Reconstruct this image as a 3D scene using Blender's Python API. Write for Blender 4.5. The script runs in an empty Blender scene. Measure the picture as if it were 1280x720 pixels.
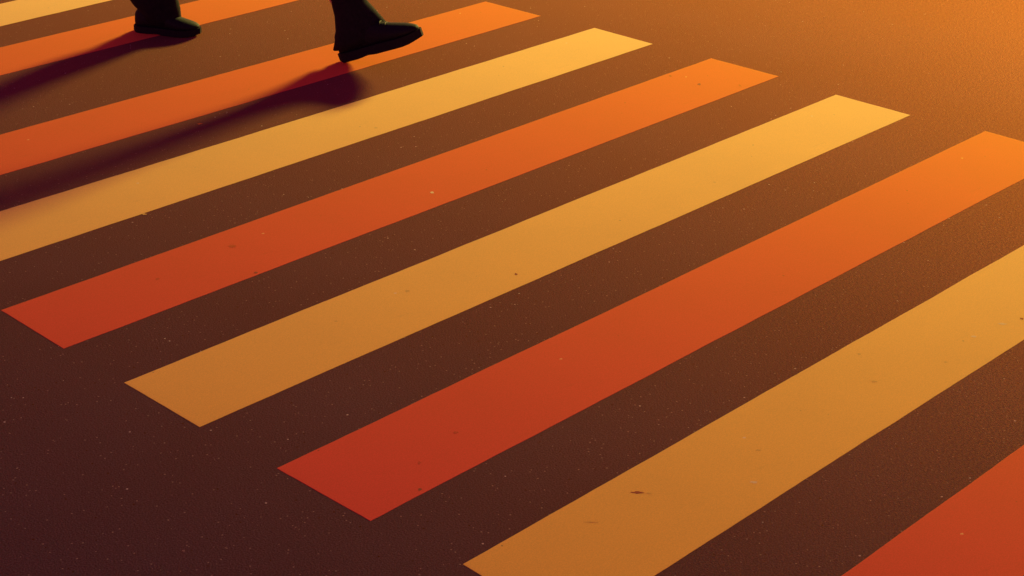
import bpy, bmesh, math, random
from mathutils import Vector, Matrix

P = dict(sun_el=19.0202, sun_az=14.0, sun=3.5859, sun_g=0.9366, sun_b=0.1818, sky=0.13, sky_el=6.0391,
         sky_dust=1.1192, sky_air=1.0261, tint_g=0.11, tint_b=0.38, a_base=0.0264, a_rough=0.7853, a_spec=0.77,
         a_tg=0.371, a_tb=0.0884, exposure=1.47, bx=11.6755, bh=5.1996, sun_ang=9.5, brot=12.0, a_cg=1.0318,
         a_cb=1.6, red=(0.7553, 0.0303, 0.0563), yel=(0.91, 0.435, 0.036), red_g=(0.8553, 0.5938), yel_g=(0.9339,
         0.6337), red_t=(1, 1.0, 0.0768), yel_t=(1, 1.0, 0.9801))
if 'P_OVERRIDE' in globals():
    P.update(P_OVERRIDE)
P.setdefault('red_g', (.9, .63))
P.setdefault('yel_g', (.9, .63))
P.setdefault('a_cg', 1.0)
P.setdefault('a_cb', 1.1)

rnd = random.Random(7)
scene = bpy.context.scene
COL = scene.collection


# ------------------------------------------------------------------ helpers
def link(o, parent=None):
    COL.objects.link(o)
    if parent is not None:
        o.parent = parent
    return o


def mesh_obj(name, verts, faces, mat, parent=None, smooth=False):
    me = bpy.data.meshes.new(name)
    me.from_pydata([tuple(v) for v in verts], [], faces)
    me.update()
    if smooth:
        for p in me.polygons:
            p.use_smooth = True
    me.materials.append(mat)
    return link(bpy.data.objects.new(name, me), parent)


def nodes_of(m):
    m.use_nodes = True
    nt = m.node_tree
    return nt, nt.nodes['Principled BSDF']


def N(nt, kind, **kw):
    n = nt.nodes.new(kind)
    for k, v in kw.items():
        setattr(n, k, v)
    return n


def ramp(nt, src, stops):
    r = N(nt, 'ShaderNodeValToRGB')
    el = r.color_ramp.elements
    while len(el) < len(stops):
        el.new(.5)
    for e, (p, c) in zip(el, stops):
        e.position = p
        e.color = (*c, 1) if len(c) == 3 else c
    nt.links.new(src, r.inputs['Fac'])
    return r


def noise(nt, vec, scale, detail=3, rough=.5, dist=0.0):
    n = N(nt, 'ShaderNodeTexNoise')
    n.inputs['Scale'].default_value = scale
    n.inputs['Detail'].default_value = detail
    n.inputs['Roughness'].default_value = rough
    n.inputs['Distortion'].default_value = dist
    nt.links.new(vec, n.inputs['Vector'])
    return n


def mixc(nt, fac, a, b, mode='MIX'):
    m = N(nt, 'ShaderNodeMix', data_type='RGBA', blend_type=mode)
    for sock, val in ((m.inputs[0], fac), (m.inputs[6], a), (m.inputs[7], b)):
        if hasattr(val, 'is_linked'):
            nt.links.new(val, sock)
        elif isinstance(val, (tuple, list)):
            sock.default_value = (*val, 1)
        else:
            sock.default_value = val
    return m.outputs[2]


def flecks(nt, vec, scale, keep, size):
    """mask: a random few of the cells of a Voronoi grid carry one small round fleck"""
    v = N(nt, 'ShaderNodeTexVoronoi')
    v.inputs['Scale'].default_value = scale
    nt.links.new(vec, v.inputs['Vector'])
    d = N(nt, 'ShaderNodeMath', operation='LESS_THAN')
    nt.links.new(v.outputs['Distance'], d.inputs[0])
    d.inputs[1].default_value = size
    sep = N(nt, 'ShaderNodeSeparateColor')
    nt.links.new(v.outputs['Color'], sep.inputs[0])
    c = N(nt, 'ShaderNodeMath', operation='LESS_THAN')
    nt.links.new(sep.outputs[0], c.inputs[0])
    c.inputs[1].default_value = keep
    m = N(nt, 'ShaderNodeMath', operation='MULTIPLY')
    nt.links.new(d.outputs[0], m.inputs[0])
    nt.links.new(c.outputs[0], m.inputs[1])
    return m.outputs[0]


def sheen(nt, b, rough, colour, strength, ior):
    """lay a tinted gloss over the body colour: binder film whose reflection grows towards grazing angles"""
    b.inputs['Specular IOR Level'].default_value = 0.0
    g = N(nt, 'ShaderNodeBsdfAnisotropic')
    g.inputs['Color'].default_value = (*colour, 1)
    if hasattr(rough, 'is_linked'):
        nt.links.new(rough, g.inputs['Roughness'])
    else:
        g.inputs['Roughness'].default_value = rough
    f = N(nt, 'ShaderNodeFresnel')
    f.inputs['IOR'].default_value = ior
    m = N(nt, 'ShaderNodeMath', operation='MULTIPLY', use_clamp=True)
    nt.links.new(f.outputs[0], m.inputs[0])
    m.inputs[1].default_value = strength
    mix = N(nt, 'ShaderNodeMixShader')
    nt.links.new(m.outputs[0], mix.inputs[0])
    nt.links.new(b.outputs[0], mix.inputs[1])
    nt.links.new(g.outputs[0], mix.inputs[2])
    out = nt.nodes['Material Output']
    nt.links.new(mix.outputs[0], out.inputs['Surface'])
    return g


# ---------------------------------------------------------------- materials
def asphalt_material():
    m = bpy.data.materials.new('fine_asphalt')
    nt, b = nodes_of(m)
    tc = N(nt, 'ShaderNodeTexCoord')
    vec = tc.outputs['Object']
    a = P['a_base']
    grain = noise(nt, vec, 210, 4, .75)
    patch = noise(nt, vec, 1.3, 5, .55)
    g = ramp(nt, grain.outputs['Fac'], [(.28, (a * .35, a * .35 * P['a_cg'], a * .35 * P['a_cb'])), (.5, (a, a * P['a_cg'], a * P['a_cb'])), (.72, (a * 2.0, a * 2.0 * P['a_cg'], a * 2.0 * P['a_cb']))])
    p = ramp(nt, patch.outputs['Fac'], [(.3, (.86, .86, .86)), (.7, (1.12, 1.12, 1.12))])
    c = mixc(nt, 1.0, g.outputs[0], p.outputs[0], 'MULTIPLY')
    c = mixc(nt, flecks(nt, vec, 105, .07, .24), c, (.17, .13, .11))
    c = mixc(nt, flecks(nt, vec, 46, .030, .13), c, (.36, .30, .26))
    c = mixc(nt, flecks(nt, vec, 70, .05, .20), c, (.008, .007, .007))
    nt.links.new(c, b.inputs['Base Color'])
    rr = ramp(nt, noise(nt, vec, 120, 2).outputs['Fac'], [(.3, (P['a_rough'] - .07,) * 3), (.7, (P['a_rough'] + .07,) * 3)])
    b.inputs['Roughness'].default_value = .9
    gl = sheen(nt, b, rr.outputs[0], (1, P['a_tg'], P['a_tb']), P['a_spec'], 1.5)
    bump = N(nt, 'ShaderNodeBump')
    bump.inputs['Strength'].default_value = .36
    bump.inputs['Distance'].default_value = .004
    nt.links.new(noise(nt, vec, 190, 3, .6).outputs['Fac'], bump.inputs['Height'])
    nt.links.new(bump.outputs[0], b.inputs['Normal'])
    nt.links.new(bump.outputs[0], gl.inputs['Normal'])
    return m


def paint_material(name, base, worn, fleck, tint, gloss):
    m = bpy.data.materials.new(name)
    nt, b = nodes_of(m)
    tc = N(nt, 'ShaderNodeTexCoord')
    vec = tc.outputs['Object']
    big = noise(nt, vec, 2.1, 5, .6)
    c = mixc(nt, ramp(nt, big.outputs['Fac'], [(.35, (0, 0, 0)), (.75, (1, 1, 1))]).outputs[0], base, worn)
    fine = ramp(nt, noise(nt, vec, 300, 2, .6).outputs['Fac'], [(.3, (.88, .88, .88)), (.7, (1.07, 1.07, 1.07))])
    c = mixc(nt, 1.0, c, fine.outputs[0], 'MULTIPLY')
    # scuffs drawn out along the walking direction, tiny dark chips, pale dust
    mp = N(nt, 'ShaderNodeMapping')
    mp.inputs['Rotation'].default_value = (0, 0, math.radians(42))
    mp.inputs['Scale'].default_value = (3.2, 15, 1)
    nt.links.new(vec, mp.inputs['Vector'])
    sc = ramp(nt, noise(nt, mp.outputs[0], 2.2, 6, .7).outputs['Fac'], [(.62, (0, 0, 0)), (.85, (.34, .34, .34))])
    c = mixc(nt, sc.outputs[0], c, tuple(v * .45 for v in base))
    wob = noise(nt, vec, 60, 2)
    wv = mixc(nt, .012, vec, wob.outputs['Color'])
    c = mixc(nt, flecks(nt, wv, 9, .085, .055), c, tuple(v * .45 + .004 for v in base))
    c = mixc(nt, flecks(nt, wv, 31, .03, .10), c, tuple(v * .55 + .004 for v in base))
    c = mixc(nt, flecks(nt, wv, 22, .02, .09), c, fleck)
    nt.links.new(c, b.inputs['Base Color'])
    b.inputs['Roughness'].default_value = .9
    gl = sheen(nt, b, gloss[0], tint, gloss[1], 1.5)
    bump = N(nt, 'ShaderNodeBump')
    bump.inputs['Strength'].default_value = .10
    bump.inputs['Distance'].default_value = .0015
    nt.links.new(noise(nt, vec, 170, 3, .6).outputs['Fac'], bump.inputs['Height'])
    nt.links.new(bump.outputs[0], b.inputs['Normal'])
    nt.links.new(bump.outputs[0], gl.inputs['Normal'])
    return m


def cloth_material(name, col, rough, scale):
    m = bpy.data.materials.new(name)
    nt, b = nodes_of(m)
    tc = N(nt, 'ShaderNodeTexCoord')
    n = noise(nt, tc.outputs['Object'], scale, 4, .6)
    c = ramp(nt, n.outputs['Fac'], [(.3, tuple(v * .7 for v in col)), (.7, tuple(v * 1.3 for v in col))])
    nt.links.new(c.outputs[0], b.inputs['Base Color'])
    b.inputs['Roughness'].default_value = rough
    b.inputs['Specular IOR Level'].default_value = .12
    bump = N(nt, 'ShaderNodeBump')
    bump.inputs['Strength'].default_value = .25
    bump.inputs['Distance'].default_value = .003
    nt.links.new(n.outputs['Fac'], bump.inputs['Height'])
    nt.links.new(bump.outputs[0], b.inputs['Normal'])
    return m


M_ROAD = asphalt_material()
M_RED = paint_material('red_orange_paint', P['red'], tuple(v * .93 for v in P['red']), (.8, .30, .16), P['red_t'], P['red_g'])
M_YEL = paint_material('yellow_paint', P['yel'], tuple(v * .93 for v in P['yel']), (.85, .55, .28), P['yel_t'], P['yel_g'])
M_CHIP = paint_material('chipped_paint', (.30, .075, .03), (.36, .10, .04), (.3, .1, .06), (1, .6, .4), P['red_g'])
M_SCUFF_R = paint_material('scuffed_red_paint', tuple(v * .70 for v in P['red']), tuple(v * .80 for v in P['red']), (.4, .2, .1), P['red_t'], P['red_g'])
M_SCUFF_Y = paint_material('scuffed_yellow_paint', tuple(v * .76 for v in P['yel']), tuple(v * .86 for v in P['yel']), (.4, .2, .1), P['yel_t'], P['yel_g'])
M_SCRAPE = paint_material('scraped_pale_paint', (.9, .62, .32), (.8, .5, .2), (.9, .7, .4), (1, .8, .6), P['yel_g'])
M_SKIN = cloth_material('skin', (.42, .24, .16), .5, 40)
M_TROUSER = cloth_material('black_wool', (.010, .009, .010), .95, 55)
M_COAT = cloth_material('black_coat_cloth', (.012, .011, .013), .95, 45)
M_SHOE = cloth_material('black_leather', (.009, .008, .009), .7, 120)
M_SOLE = cloth_material('dark_rubber', (.010, .009, .010), .85, 150)
M_HAIR = cloth_material('dark_hair', (.015, .010, .008), .8, 90)
M_EYE = cloth_material('eye_white', (.6, .58, .55), .3, 20)

# ------------------------------------------------------------------ road
rv, rf = [], []
STEP, HALF = 50.0, 6
for j in range(-HALF, HALF + 1):
    for i in range(-HALF, HALF + 1):
        rv.append((i * STEP, j * STEP, 0))
W_ = 2 * HALF + 1
for j in range(2 * HALF):
    for i in range(2 * HALF):
        rf.append((j * W_ + i, j * W_ + i + 1, (j + 1) * W_ + i + 1, (j + 1) * W_ + i))
road = mesh_obj('road', rv, rf, M_ROAD)
road['kind'] = 'structure'

# --------------------------------------------------------------- stripes
STRIPES = [   # four ground corners, paint, label
    ([(0, .6260), (3.379, .6260), (3.379, .3640), (0, .3640)], 'y',
     'yellow painted stripe cut by the top left corner, behind the walker\'s rear shoe'),
    ([(0, .1541), (3.379, .0992), (3.379, -.1696), (0, -.1444)], 'r',
     'red orange painted stripe that the walker\'s flat rear shoe stands on'),
    ([(0, -.6773), (3.2719, -.7165), (3.2954, -1.0192), (0, -1.0035)], 'r',
     'red orange painted stripe under the walker\'s lifted front shoe'),
    ([(0, -1.2654), (3.3384, -1.2838), (3.353, -1.5875), (0, -1.5897)], 'y',
     'yellow painted stripe nearest below the walker\'s front shoe'),
    ([(.0154, -1.8768), (3.3834, -1.8659), (3.4038, -2.1851), (.0013, -2.1975)], 'r',
     'red orange painted stripe with both square ends inside the frame'),
    ([(-.0013, -2.4711), (3.3889, -2.465), (3.4044, -2.7888), (-.0103, -2.7975)], 'y',
     'yellow painted stripe with both square ends in full view'),
    ([(-.0058, -3.0902), (3.462, -3.0739), (3.475, -3.4105), (-.0093, -3.4274)], 'r',
     'red orange painted stripe with left end in view, right end cut by the frame edge'),
    ([(.0136, -3.7077), (3.468, -3.6985), (3.475, -4.0328), (-.002, -4.047)], 'y',
     'broad near yellow stripe with a dark scuff, running into the bottom edge'),
    ([(.004, -4.352), (3.470, -4.3340), (3.475, -4.672), (-.002, -4.688)], 'r',
     'nearest red orange stripe, cut off by the bottom right corner'),
]
MARKS = [   # stripe, kind (dark chip, dull scuff, pale scrape), centre, half length along and half width across the scrape
    (4, 'd', (0.7804, -1.9814), 0.0147, 0.0137),
    (4, 'k', (0.707, -2.1802), 0.0072, 0.0101),
    (4, 'd', (0.4669, -2.0148), 0.0094, 0.0085),
    (4, 'p', (1.5418, -2.0979), 0.0093, 0.0105),
    (4, 'k', (3.0898, -2.0296), 0.0079, 0.0144),
    (4, 'd', (3.1979, -2.1467), 0.0063, 0.0144),
    (4, 'd', (3.0854, -1.8905), 0.0064, 0.0122),
    (7, 'k', (0.5433, -3.7904), 0.0196, 0.0066),
    (7, 'd', (0.5614, -3.8134), 0.0098, 0.0038),
    (7, 'p', (0.7876, -3.9614), 0.014, 0.0078),
    (7, 'd', (0.358, -3.7967), 0.021, 0.0032),
    (7, 'd', (0.9256, -3.8763), 0.0103, 0.0041),
    (7, 'd', (1.4618, -3.8764), 0.0111, 0.006),
    (7, 'd', (1.7076, -3.9553), 0.0068, 0.0063),
    (7, 'p', (2.0439, -3.9417), 0.0167, 0.0083),
    (7, 'p', (1.9088, -3.9273), 0.0118, 0.008),
    (7, 'k', (2.1187, -3.9656), 0.0072, 0.0084),
    (7, 'd', (1.5727, -3.7574), 0.0057, 0.0076),
    (5, 'k', (1.2668, -2.7276), 0.0055, 0.0087),
    (5, 'd', (0.9447, -2.5851), 0.0095, 0.0097),
    (5, 'd', (2.3124, -2.6901), 0.0055, 0.0092),
    (5, 'd', (0.6549, -2.5894), 0.008, 0.0065),
    (6, 'k', (0.1752, -3.4082), 0.0058, 0.0075),
    (6, 'd', (0.2629, -3.3177), 0.005, 0.0078),
    (6, 'd', (0.4386, -3.2753), 0.0082, 0.0062),
    (2, 'd', (1.3933, -1.0724), 0.0128, 0.0083),
    (3, 'd', (1.83, -1.5291), 0.0086, 0.0082),
    (3, 'd', (0.7393, -1.5964), 0.0089, 0.0082),
]
THICK = .0007


def stripe(corners, kind, label, index):
    a, b, c, d = [Vector((*p, 0)) for p in corners]
    origin = (a + b + c + d) / 4
    path = []
    for s, e, n in ((a, b, 90), (b, c, 9), (c, d, 90), (d, a, 9)):
        t = (e - s).normalized()
        nrm = Vector((t.y, -t.x, 0))
        w = 0.0
        for i in range(n):
            w = .8 * w + rnd.uniform(-.0006, .0006)
            j = 0 if i == 0 else w
            path.append(s.lerp(e, i / n) + nrm * j - origin)
    n = len(path)
    vs = []
    for z, inset in ((-.0005, 0), (THICK * .7, 0), (THICK, .0012)):
        for p in path:
            vs.append((p.x * (1 - inset / 1.7), p.y * (1 - inset / .17), z))
    fs = []
    for k in range(2):
        for i in range(n):
            i2 = (i + 1) % n
            fs.append((k * n + i2, k * n + i, (k + 1) * n + i, (k + 1) * n + i2))
    fs.append(tuple(range(2 * n, 3 * n))[::-1])
    o = mesh_obj('crosswalk_stripe', vs, fs, M_RED if kind == 'r' else M_YEL)
    bm = bmesh.new()
    bm.from_mesh(o.data)
    bmesh.ops.recalc_face_normals(bm, faces=bm.faces)
    bm.to_mesh(o.data)
    bm.free()
    o.data.materials.append(M_CHIP)
    o.data.materials.append(M_SCUFF_R if kind == 'r' else M_SCUFF_Y)
    o.data.materials.append(M_SCRAPE)
    bm = bmesh.new()
    bm.from_mesh(o.data)
    ca, sa = .675, -.737
    for si, mk, (mx_, my_), hl, hw in MARKS:
        if si != index:
            continue
        nn = 18
        ring = []
        for i in range(nn):
            a_ = 2 * math.pi * i / nn
            rr_ = rnd.uniform(.45, 1.05)
            lx, ly = hl * rr_ * math.cos(a_), hw * rr_ * math.sin(a_)
            ring.append(bm.verts.new((mx_ + ca * lx - sa * ly - origin.x, my_ + sa * lx + ca * ly - origin.y, THICK + .0004)))
        f = bm.faces.new(ring)
        f.material_index = 'kdp'.index(mk) + 1
    bm.to_mesh(o.data)
    bm.free()
    o.location = origin
    o['label'] = label
    o['category'] = 'road stripe'
    o['group'] = 'painted crosswalk stripes'
    return o


for i_, s in enumerate(STRIPES):
    stripe(*s, i_)


# ---------------------------------------------------------------- person
# walker space: X = walking direction, Y = the walker's left, Z = up
WALK = Matrix.Translation((1.90, -.09, 0)) @ Matrix.Rotation(math.atan2(-.73678, .675373), 4, 'Z')
LA = Vector((.055, .026, .085))      # left (planted) ankle
LK = Vector((.085, .010, .46))
LH = Vector((.300, -.045, .86))
RA = Vector((.905, -.288, .125))     # right ankle, heel just struck
RK = Vector((.700, -.240, .52))
RH = Vector((.330, -.205, .86))
PEL = (LH + RH) / 2 + Vector((0, 0, .04))
CHE = PEL + Vector((-.01, 0, .36))
NECK = CHE + Vector((.015, 0, .19))
HEAD = NECK + Vector((.035, 0, .17))


def skin_figure(name, pts, edges, root, mat, parent, sub=2):
    keys = list(pts)
    me = bpy.data.meshes.new(name)
    me.from_pydata([tuple(pts[k][0]) for k in keys], [(keys.index(a), keys.index(b)) for a, b in edges], [])
    o = bpy.data.objects.new(name, me)
    link(o, parent)
    sk = o.modifiers.new('skin', 'SKIN')
    sk.use_smooth_shade = True
    for k, v in zip(keys, me.skin_vertices[0].data):
        rr = pts[k][1]
        v.radius = rr if isinstance(rr, tuple) else (rr, rr)
        v.use_root = (k == root)
    sb = o.modifiers.new('sub', 'SUBSURF')
    sb.levels = sub
    sb.render_levels = sub
    dg = bpy.context.evaluated_depsgraph_get()
    new = bpy.data.meshes.new_from_object(o.evaluated_get(dg))
    o.modifiers.clear()
    o.data = new
    new.materials.clear()
    new.materials.append(mat)
    for p in new.polygons:
        p.use_smooth = True
    return o


LSH = CHE + Vector((.02, .185, .10))
RSH = CHE + Vector((-.02, -.185, .10))
LEL = LSH + Vector((.10, .06, -.29))
REL = RSH + Vector((-.14, -.05, -.27))
LWR = LEL + Vector((.20, -.02, -.16))
RWR = REL + Vector((-.06, -.01, -.25))
body_pts = {
    'pel': (PEL, (.135, .10)), 'waist': (PEL + Vector((0, 0, .17)), (.125, .09)), 'che': (CHE, (.155, .11)),
    'neck0': (CHE + Vector((.005, 0, .13)), (.075, .065)), 'neck1': (NECK, .052), 'jaw': (NECK + Vector((.03, 0, .075)), (.062, .068)),
    'head': (HEAD, (.078, .092)), 'crown': (HEAD + Vector((-.008, 0, .075)), (.058, .066)),
    'lsh': (LSH, .055), 'lel': (LEL, .040), 'lwr': (LWR, .027),
    'rsh': (RSH, .055), 'rel': (REL, .040), 'rwr': (RWR, .027),
    'lh': (LH, .088), 'lk': (LK, .056), 'lc': (LK.lerp(LA, .35) + Vector((-.02, 0, 0)), .052), 'la': (LA, .036), 'lf': (LA + Vector((.085, 0, -.045)), (.024, .016)),
    'rh': (RH, .088), 'rk': (RK, .056), 'rc': (RK.lerp(RA, .35) + Vector((-.02, 0, -.01)), .052), 'ra': (RA, .036), 'rf': (RA + Vector((.085, 0, -.010)), (.024, .016)),
}
body_edges = [('pel', 'waist'), ('waist', 'che'), ('che', 'neck0'), ('neck0', 'neck1'), ('neck1', 'jaw'), ('jaw', 'head'), ('head', 'crown'),
              ('che', 'lsh'), ('lsh', 'lel'), ('lel', 'lwr'), ('che', 'rsh'), ('rsh', 'rel'), ('rel', 'rwr'),
              ('pel', 'lh'), ('lh', 'lk'), ('lk', 'lc'), ('lc', 'la'), ('la', 'lf'), ('pel', 'rh'), ('rh', 'rk'), ('rk', 'rc'), ('rc', 'ra'), ('ra', 'rf')]
for side, wr, el in (('l', LWR, LEL), ('r', RWR, REL)):
    d = (wr - el).normalized()
    y = Vector((0, 1, 0)) if side == 'l' else Vector((0, -1, 0))
    f = Vector((1, 0, 0)) - d * d.x
    f.normalize()
    palm = wr + d * .085
    body_pts[side + 'palm'] = (palm, (.030, .017))
    body_edges.append((side + 'wr', side + 'palm'))
    for i, (off, ln) in enumerate(((.028, .070), (.009, .080), (-.010, .074), (-.027, .056))):
        b0 = palm + f * off + d * .012
        b1 = b0 + d * ln * .5 - y * .008
        b2 = b1 + d * ln * .42 - y * .026
        body_pts[f'{side}f{i}a'] = (b0, .0088)
        body_pts[f'{side}f{i}b'] = (b1, .0080)
        body_pts[f'{side}f{i}c'] = (b2, .0066)
        body_edges += [(side + 'palm', f'{side}f{i}a'), (f'{side}f{i}a', f'{side}f{i}b'), (f'{side}f{i}b', f'{side}f{i}c')]
    t0 = wr + d * .035 + f * .030
    t1 = t0 + d * .035 + f * .018 - y * .012
    body_pts[side + 't0'] = (t0, .010)
    body_pts[side + 't1'] = (t1, .0085)
    body_edges += [(side + 'wr', side + 't0'), (side + 't0', side + 't1')]

person = bpy.data.objects.new('person', None)
person.empty_display_size = .3
link(person)
person.matrix_world = WALK
person['label'] = 'walker in black trousers and black shoes striding over the painted crosswalk, front toe lifted'
person['category'] = 'person'
body = skin_figure('body', body_pts, body_edges, 'pel', M_SKIN, person)


def loft(rings, close=True):
    """rings: list of point lists of one length -> verts, quads (+ end caps)"""
    n = len(rings[0])
    vs = [p for rg in rings for p in rg]
    fs = []
    for k in range(len(rings) - 1):
        for i in range(n):
            i2 = (i + 1) % n
            fs.append((k * n + i, k * n + i2, (k + 1) * n + i2, (k + 1) * n + i))
    if close:
        fs.append(tuple(range(n))[::-1])
        fs.append(tuple((len(rings) - 1) * n + i for i in range(n)))
    return vs, fs


def face_part(name, shape_pts, mat):
    return mesh_obj(name, *shape_pts, mat, body, True)


def ellipsoid(c, rx, ry, rz, nu=14, nv=9, zmin=-1.0):
    rings = []
    for j in range(nv + 1):
        t = zmin + (1 - zmin) * j / nv
        t = max(-.995, min(.995, t))
        rr = math.sqrt(1 - t * t)
        rings.append([Vector((c[0] + rx * rr * math.cos(2 * math.pi * i / nu), c[1] + ry * rr * math.sin(2 * math.pi * i / nu), c[2] + rz * t)) for i in range(nu)])
    return loft(rings)


for sy in (-1, 1):
    face_part('eye', ellipsoid(HEAD + Vector((.080, sy * .032, .002)), .012, .014, .011), M_EYE)
    face_part('ear', ellipsoid(HEAD + Vector((-.005, sy * .080, -.005)), .020, .010, .032), M_SKIN)
face_part('nose', ellipsoid(HEAD + Vector((.096, 0, -.025)), .018, .015, .026), M_SKIN)
face_part('mouth', ellipsoid(HEAD + Vector((.082, 0, -.068)), .012, .025, .007), cloth_material('lips', (.35, .13, .11), .5, 60))
hair = mesh_obj('hair', *ellipsoid(HEAD + Vector((-.016, 0, .035)), .103, .090, .090, 24, 12, -.35), M_HAIR, person, True)


def tube_rings(path, n=28, wrinkle=.0, seed=0):
    """path: (centre, rx (along X), ry (across), tilt of the ring about Y in degrees)"""
    rr = random.Random(seed)
    out = []
    for k, (c, rx, ry, tilt) in enumerate(path):
        rot = Matrix.Rotation(math.radians(tilt), 3, 'Y')
        ph = rr.uniform(0, 6.28)
        ring = []
        for i in range(n):
            a = 2 * math.pi * i / n
            w = 1 + wrinkle * (math.sin(3 * a + ph) + .6 * math.sin(5 * a - 2 * ph))
            ring.append(Vector(c) + rot @ Vector((rx * w * math.cos(a), ry * w * math.sin(a), 0)))
        out.append(ring)
    return out


# trousers: two legs and a waist, wide soft hems that break over the shoes
tv, tf = [], []


def add_tube(rings):
    b = len(tv)
    v, f = loft(rings)
    tv.extend(v)
    tf.extend([tuple(i + b for i in q_) for q_ in f])


V = Vector
add_tube(tube_rings([
    (V((.078, .022, .044)), .078, .056, 8), (V((.070, .022, .075)), .084, .062, 8), (V((.054, .020, .110)), .094, .068, 4),
    (V((.040, .018, .15)), .104, .076, 2), (V((.034, .016, .22)), .106, .080, 0), (V((.050, .014, .32)), .100, .082, 0), (LK + V((-.004, 0, 0)), .094, .082, 10),
    (LK.lerp(LH, .35), .100, .090, 25), (LK.lerp(LH, .7), .110, .099, 25), (LH + V((.02, .02, .02)), .118, .105, 10)], wrinkle=.022, seed=3))
add_tube(tube_rings([
    (V((.905, -.290, .088)), .116, .060, -20), (V((.902, -.289, .125)), .110, .064, -23), (V((.890, -.287, .165)), .092, .064, -25),
    (V((.868, -.282, .215)), .072, .063, -26), (V((.848, -.276, .27)), .066, .065, -25), (V((.800, -.264, .36)), .073, .071, -25), (V((.755, -.252, .44)), .080, .076, -28), (RK + V((.008, 0, 0)), .086, .079, -34),
    (RK.lerp(RH, .35), .094, .088, -42), (RK.lerp(RH, .7), .108, .098, -38), (RH + V((-.01, -.02, .02)), .118, .105, -15)], wrinkle=.022, seed=9))
add_tube(tube_rings([(PEL + V((0, 0, -.12)), .120, .175, 0), (PEL, .135, .185, 0), (PEL + V((0, 0, .10)), .125, .170, 0), (PEL + V((0, 0, .16)), .118, .160, 0)]))
trousers = mesh_obj('trousers', tv, tf, M_TROUSER, person, True)

coat = skin_figure('coat', {
    'hem': (PEL + V((0, 0, -.16)), (.195, .150)), 'pel': (PEL + V((0, 0, .02)), (.180, .135)), 'waist': (PEL + V((0, 0, .19)), (.160, .120)), 'che': (CHE, (.185, .135)),
    'col': (CHE + V((.002, 0, .13)), (.105, .085)), 'lsh': (LSH, .075), 'lel': (LEL, .058), 'lwr': (LEL.lerp(LWR, .93), .045),
    'rsh': (RSH, .075), 'rel': (REL, .058), 'rwr': (REL.lerp(RWR, .93), .045)},
    [('hem', 'pel'), ('pel', 'waist'), ('waist', 'che'), ('che', 'col'), ('che', 'lsh'), ('lsh', 'lel'), ('lel', 'lwr'), ('che', 'rsh'), ('rsh', 'rel'), ('rel', 'rwr')],
    'pel', M_COAT, person)


# shoes
UPPER = [  # x, half width, bottom z, top z, outward lean of the centre line
    (.000, .017, .022, .074, 0), (.008, .028, .020, .084, 0), (.030, .0355, .020, .098, 0), (.065, .0370, .020, .106, 0), (.100, .0365, .020, .104, .001),
    (.130, .0385, .020, .092, .003), (.160, .0420, .020, .078, .005), (.190, .0455, .020, .067, .006), (.220, .0455, .021, .059, .005),
    (.245, .0405, .022, .053, .003), (.265, .0310, .024, .047, .001), (.278, .0190, .027, .042, 0), (.284, .0070, .030, .037, 0)]


def make_shoe(side):
    n = 26
    rings = []
    for x, hw, zb, zt, dy in UPPER:
        rg = []
        for i in range(n):
            a = 2 * math.pi * i / n
            cx, sz = math.cos(a), math.sin(a)
            ex = .62 if sz < 0 else .85          # square foot of the section, rounder top
            yy = hw * math.copysign(abs(cx) ** ex, cx)
            zz = (zb + zt) / 2 + (zt - zb) / 2 * math.copysign(abs(sz) ** .8, sz)
            if sz > 0:
                yy *= 1 - .25 * sz
            rg.append(V((x, yy - side * dy, zz)))
        rings.append(rg)
    up = mesh_obj('shoe', *loft(rings), M_SHOE, person, True)
    outline = [(x, hw + .004, -side * dy) for x, hw, zb, zt, dy in UPPER]
    outline[0] = (-.006, .019, 0)
    outline[-1] = (.290, .009, 0)
    srings = []
    for x, hw, dy in outline:
        heel = x < .078
        zlo = .0 if heel or x > .125 else .003
        if x > .235:
            zlo = (x - .235) * .16
        if x < .004:
            zlo = .006
        zhi = .026 + max(0, x - .24) * .10
        srings.append([V((x, dy - hw, zlo + .002)), V((x, dy - hw * .94, zlo)), V((x, dy + hw * .94, zlo)), V((x, dy + hw, zlo + .002)), V((x, dy + hw, zhi)), V((x, dy - hw, zhi))])
    mesh_obj('sole', *loft(srings), M_SOLE, up)
    lv, lf = [], []
    for k in range(5):
        x = .118 + k * .016
        zt = .101 - k * .0078
        rg = [[V((x + .0028 * math.cos(2 * math.pi * i / 8), y, zt - abs(y) * abs(y) * 9 + .0028 * math.sin(2 * math.pi * i / 8))) for i in range(8)] for y in (-.022, -.011, 0, .011, .022)]
        v, f = loft(rg)
        b = len(lv)
        lv += v
        lf += [tuple(i + b for i in q_) for q_ in f]
    mesh_obj('laces', lv, lf, M_SHOE, up, True)
    return up


shoe_l = make_shoe(1)
shoe_l.matrix_local = Matrix.Translation((-.034, .030, .001)) @ Matrix.Rotation(math.radians(-9), 4, 'Z') @ Matrix.Diagonal((.94, 1, 1.08, 1))
shoe_l['label'] = 'rear shoe planted flat'
shoe_r = make_shoe(-1)
shoe_r.matrix_local = Matrix.Translation((.840, -.290, .004)) @ Matrix.Rotation(math.radians(-12), 4, 'Z') @ Matrix.Rotation(math.radians(-21), 4, 'Y') @ Matrix.Diagonal((1.20, 1.14, 1.42, 1))
shoe_r['label'] = 'front shoe on its heel with the toe lifted'

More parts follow.
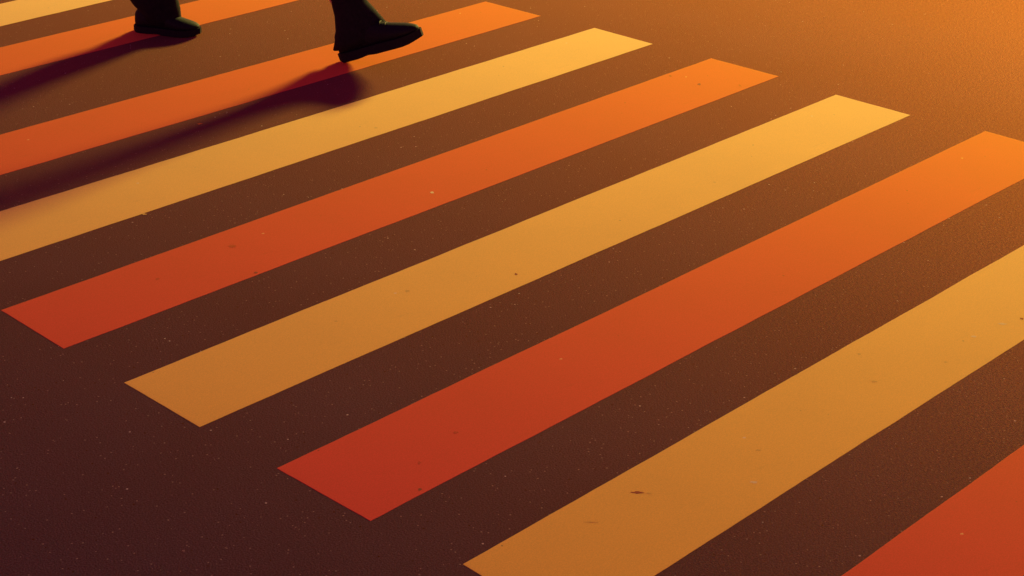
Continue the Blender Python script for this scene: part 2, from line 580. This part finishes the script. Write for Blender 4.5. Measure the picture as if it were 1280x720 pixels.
# ---------------------------------------------- added unseen structure, blocks the sun to grade light over the road
def box(bm, x0, x1, y0, y1, z0, z1):
    vs = [bm.verts.new((x, y, z)) for z in (z0, z1) for x, y in ((x0, y0), (x1, y0), (x1, y1), (x0, y1))]
    for f in ((0, 3, 2, 1), (4, 5, 6, 7), (0, 1, 5, 4), (1, 2, 6, 5), (2, 3, 7, 6), (3, 0, 4, 7)):
        bm.faces.new([vs[i] for i in f])


def bm_obj(name, bm, mat, parent=None):
    me = bpy.data.meshes.new(name)
    bm.to_mesh(me)
    bm.free()
    me.materials.append(mat)
    return link(bpy.data.objects.new(name, me), parent)


M_STEEL = cloth_material('dark_painted_steel', (.06, .055, .05), .7, 6)
M_CONC = cloth_material('weathered_concrete', (.24, .22, .20), .9, 3)
sun_blocker = bpy.data.objects.new('added_sun_blocker', None)
link(sun_blocker)
sun_blocker.location = (P['bx'], 0, 0)
sun_blocker.rotation_euler = (0, 0, math.radians(P['brot']))
sun_blocker['label'] = 'added unseen sun blocker, dark steel girders on concrete piers'
sun_blocker['category'] = 'sun_blocker'
BH, GT = P['bh'], 3.6
for gx in (0, 4.2):
    bm = bmesh.new()
    box(bm, gx, gx + .03, -34, 34, BH + .04, BH + GT)
    box(bm, gx - .22, gx + .25, -34, 34, BH, BH + .04)
    box(bm, gx - .22, gx + .25, -34, 34, BH + GT, BH + GT + .04)
    for i in range(-22, 23):
        box(bm, gx - .17, gx - .002, i * 1.5, i * 1.5 + .02, BH + .042, BH + GT - .002)
    bm_obj('blocker_girder', bm, M_STEEL, sun_blocker)
bm = bmesh.new()
box(bm, .26, 3.97, -34, 34, BH + .30, BH + .75)
bm_obj('blocker_deck', bm, M_CONC, sun_blocker)
for py in (-26, 24):
    bm = bmesh.new()
    box(bm, -.5, 5.0, py, py + 2, 0, BH - .002)
    bm_obj('blocker_pier', bm, M_CONC, sun_blocker)

# ----------------------------------------------------------------- light
sun_dir = Vector((math.cos(math.radians(P['sun_el'])) * math.cos(math.radians(P['sun_az'])),
                  math.cos(math.radians(P['sun_el'])) * math.sin(math.radians(P['sun_az'])),
                  math.sin(math.radians(P['sun_el']))))
ld = bpy.data.lights.new('sun', 'SUN')
ld.energy = P['sun']
ld.angle = math.radians(P['sun_ang'])
ld.color = (1, P['sun_g'], P['sun_b'])
lo = bpy.data.objects.new('sun', ld)
lo.rotation_euler = (-sun_dir).to_track_quat('-Z', 'Y').to_euler()
lo.location = sun_dir * 60
link(lo)

w = bpy.data.worlds.new('World')
scene.world = w
w.use_nodes = True
nt = w.node_tree
bg = nt.nodes['Background']
sky = nt.nodes.new('ShaderNodeTexSky')
sky.sky_type = 'NISHITA'
sky.sun_disc = False
sky.sun_elevation = math.radians(P['sky_el'])
sky.sun_rotation = math.radians(90 - P['sun_az'])
sky.air_density = P['sky_air']
sky.dust_density = P['sky_dust']
sky.ozone_density = 2.0
mx = nt.nodes.new('ShaderNodeMix')
mx.data_type = 'RGBA'
mx.blend_type = 'MULTIPLY'
mx.inputs[0].default_value = 1
mx.inputs[7].default_value = (1, P['tint_g'], P['tint_b'], 1)
nt.links.new(sky.outputs[0], mx.inputs[6])
nt.links.new(mx.outputs[2], bg.inputs['Color'])
bg.inputs['Strength'].default_value = P['sky']

# ---------------------------------------------------------------- camera
cam = bpy.data.cameras.new('camera')
cam.sensor_width = 36
cam.lens = 67.247
cam.clip_start = .05
cam.clip_end = 2000
co = bpy.data.objects.new('camera', cam)
R_ = Vector((.675373, -.73678, .032034))
U_ = Vector((.294093, .308907, .904481))
F_ = Vector((.676299, .601441, -.42531))
mw = Matrix((R_, U_, -F_)).transposed().to_4x4()
mw.translation = (-2.6742, -6.2181, 2.428)
co.matrix_world = mw
link(co)
scene.camera = co

scene.render.engine = 'CYCLES'
scene.view_settings.view_transform = 'Standard'
scene.view_settings.look = 'None'
scene.view_settings.exposure = P['exposure']
scene.view_settings.gamma = 1
scene.view_settings.use_curve_mapping = False
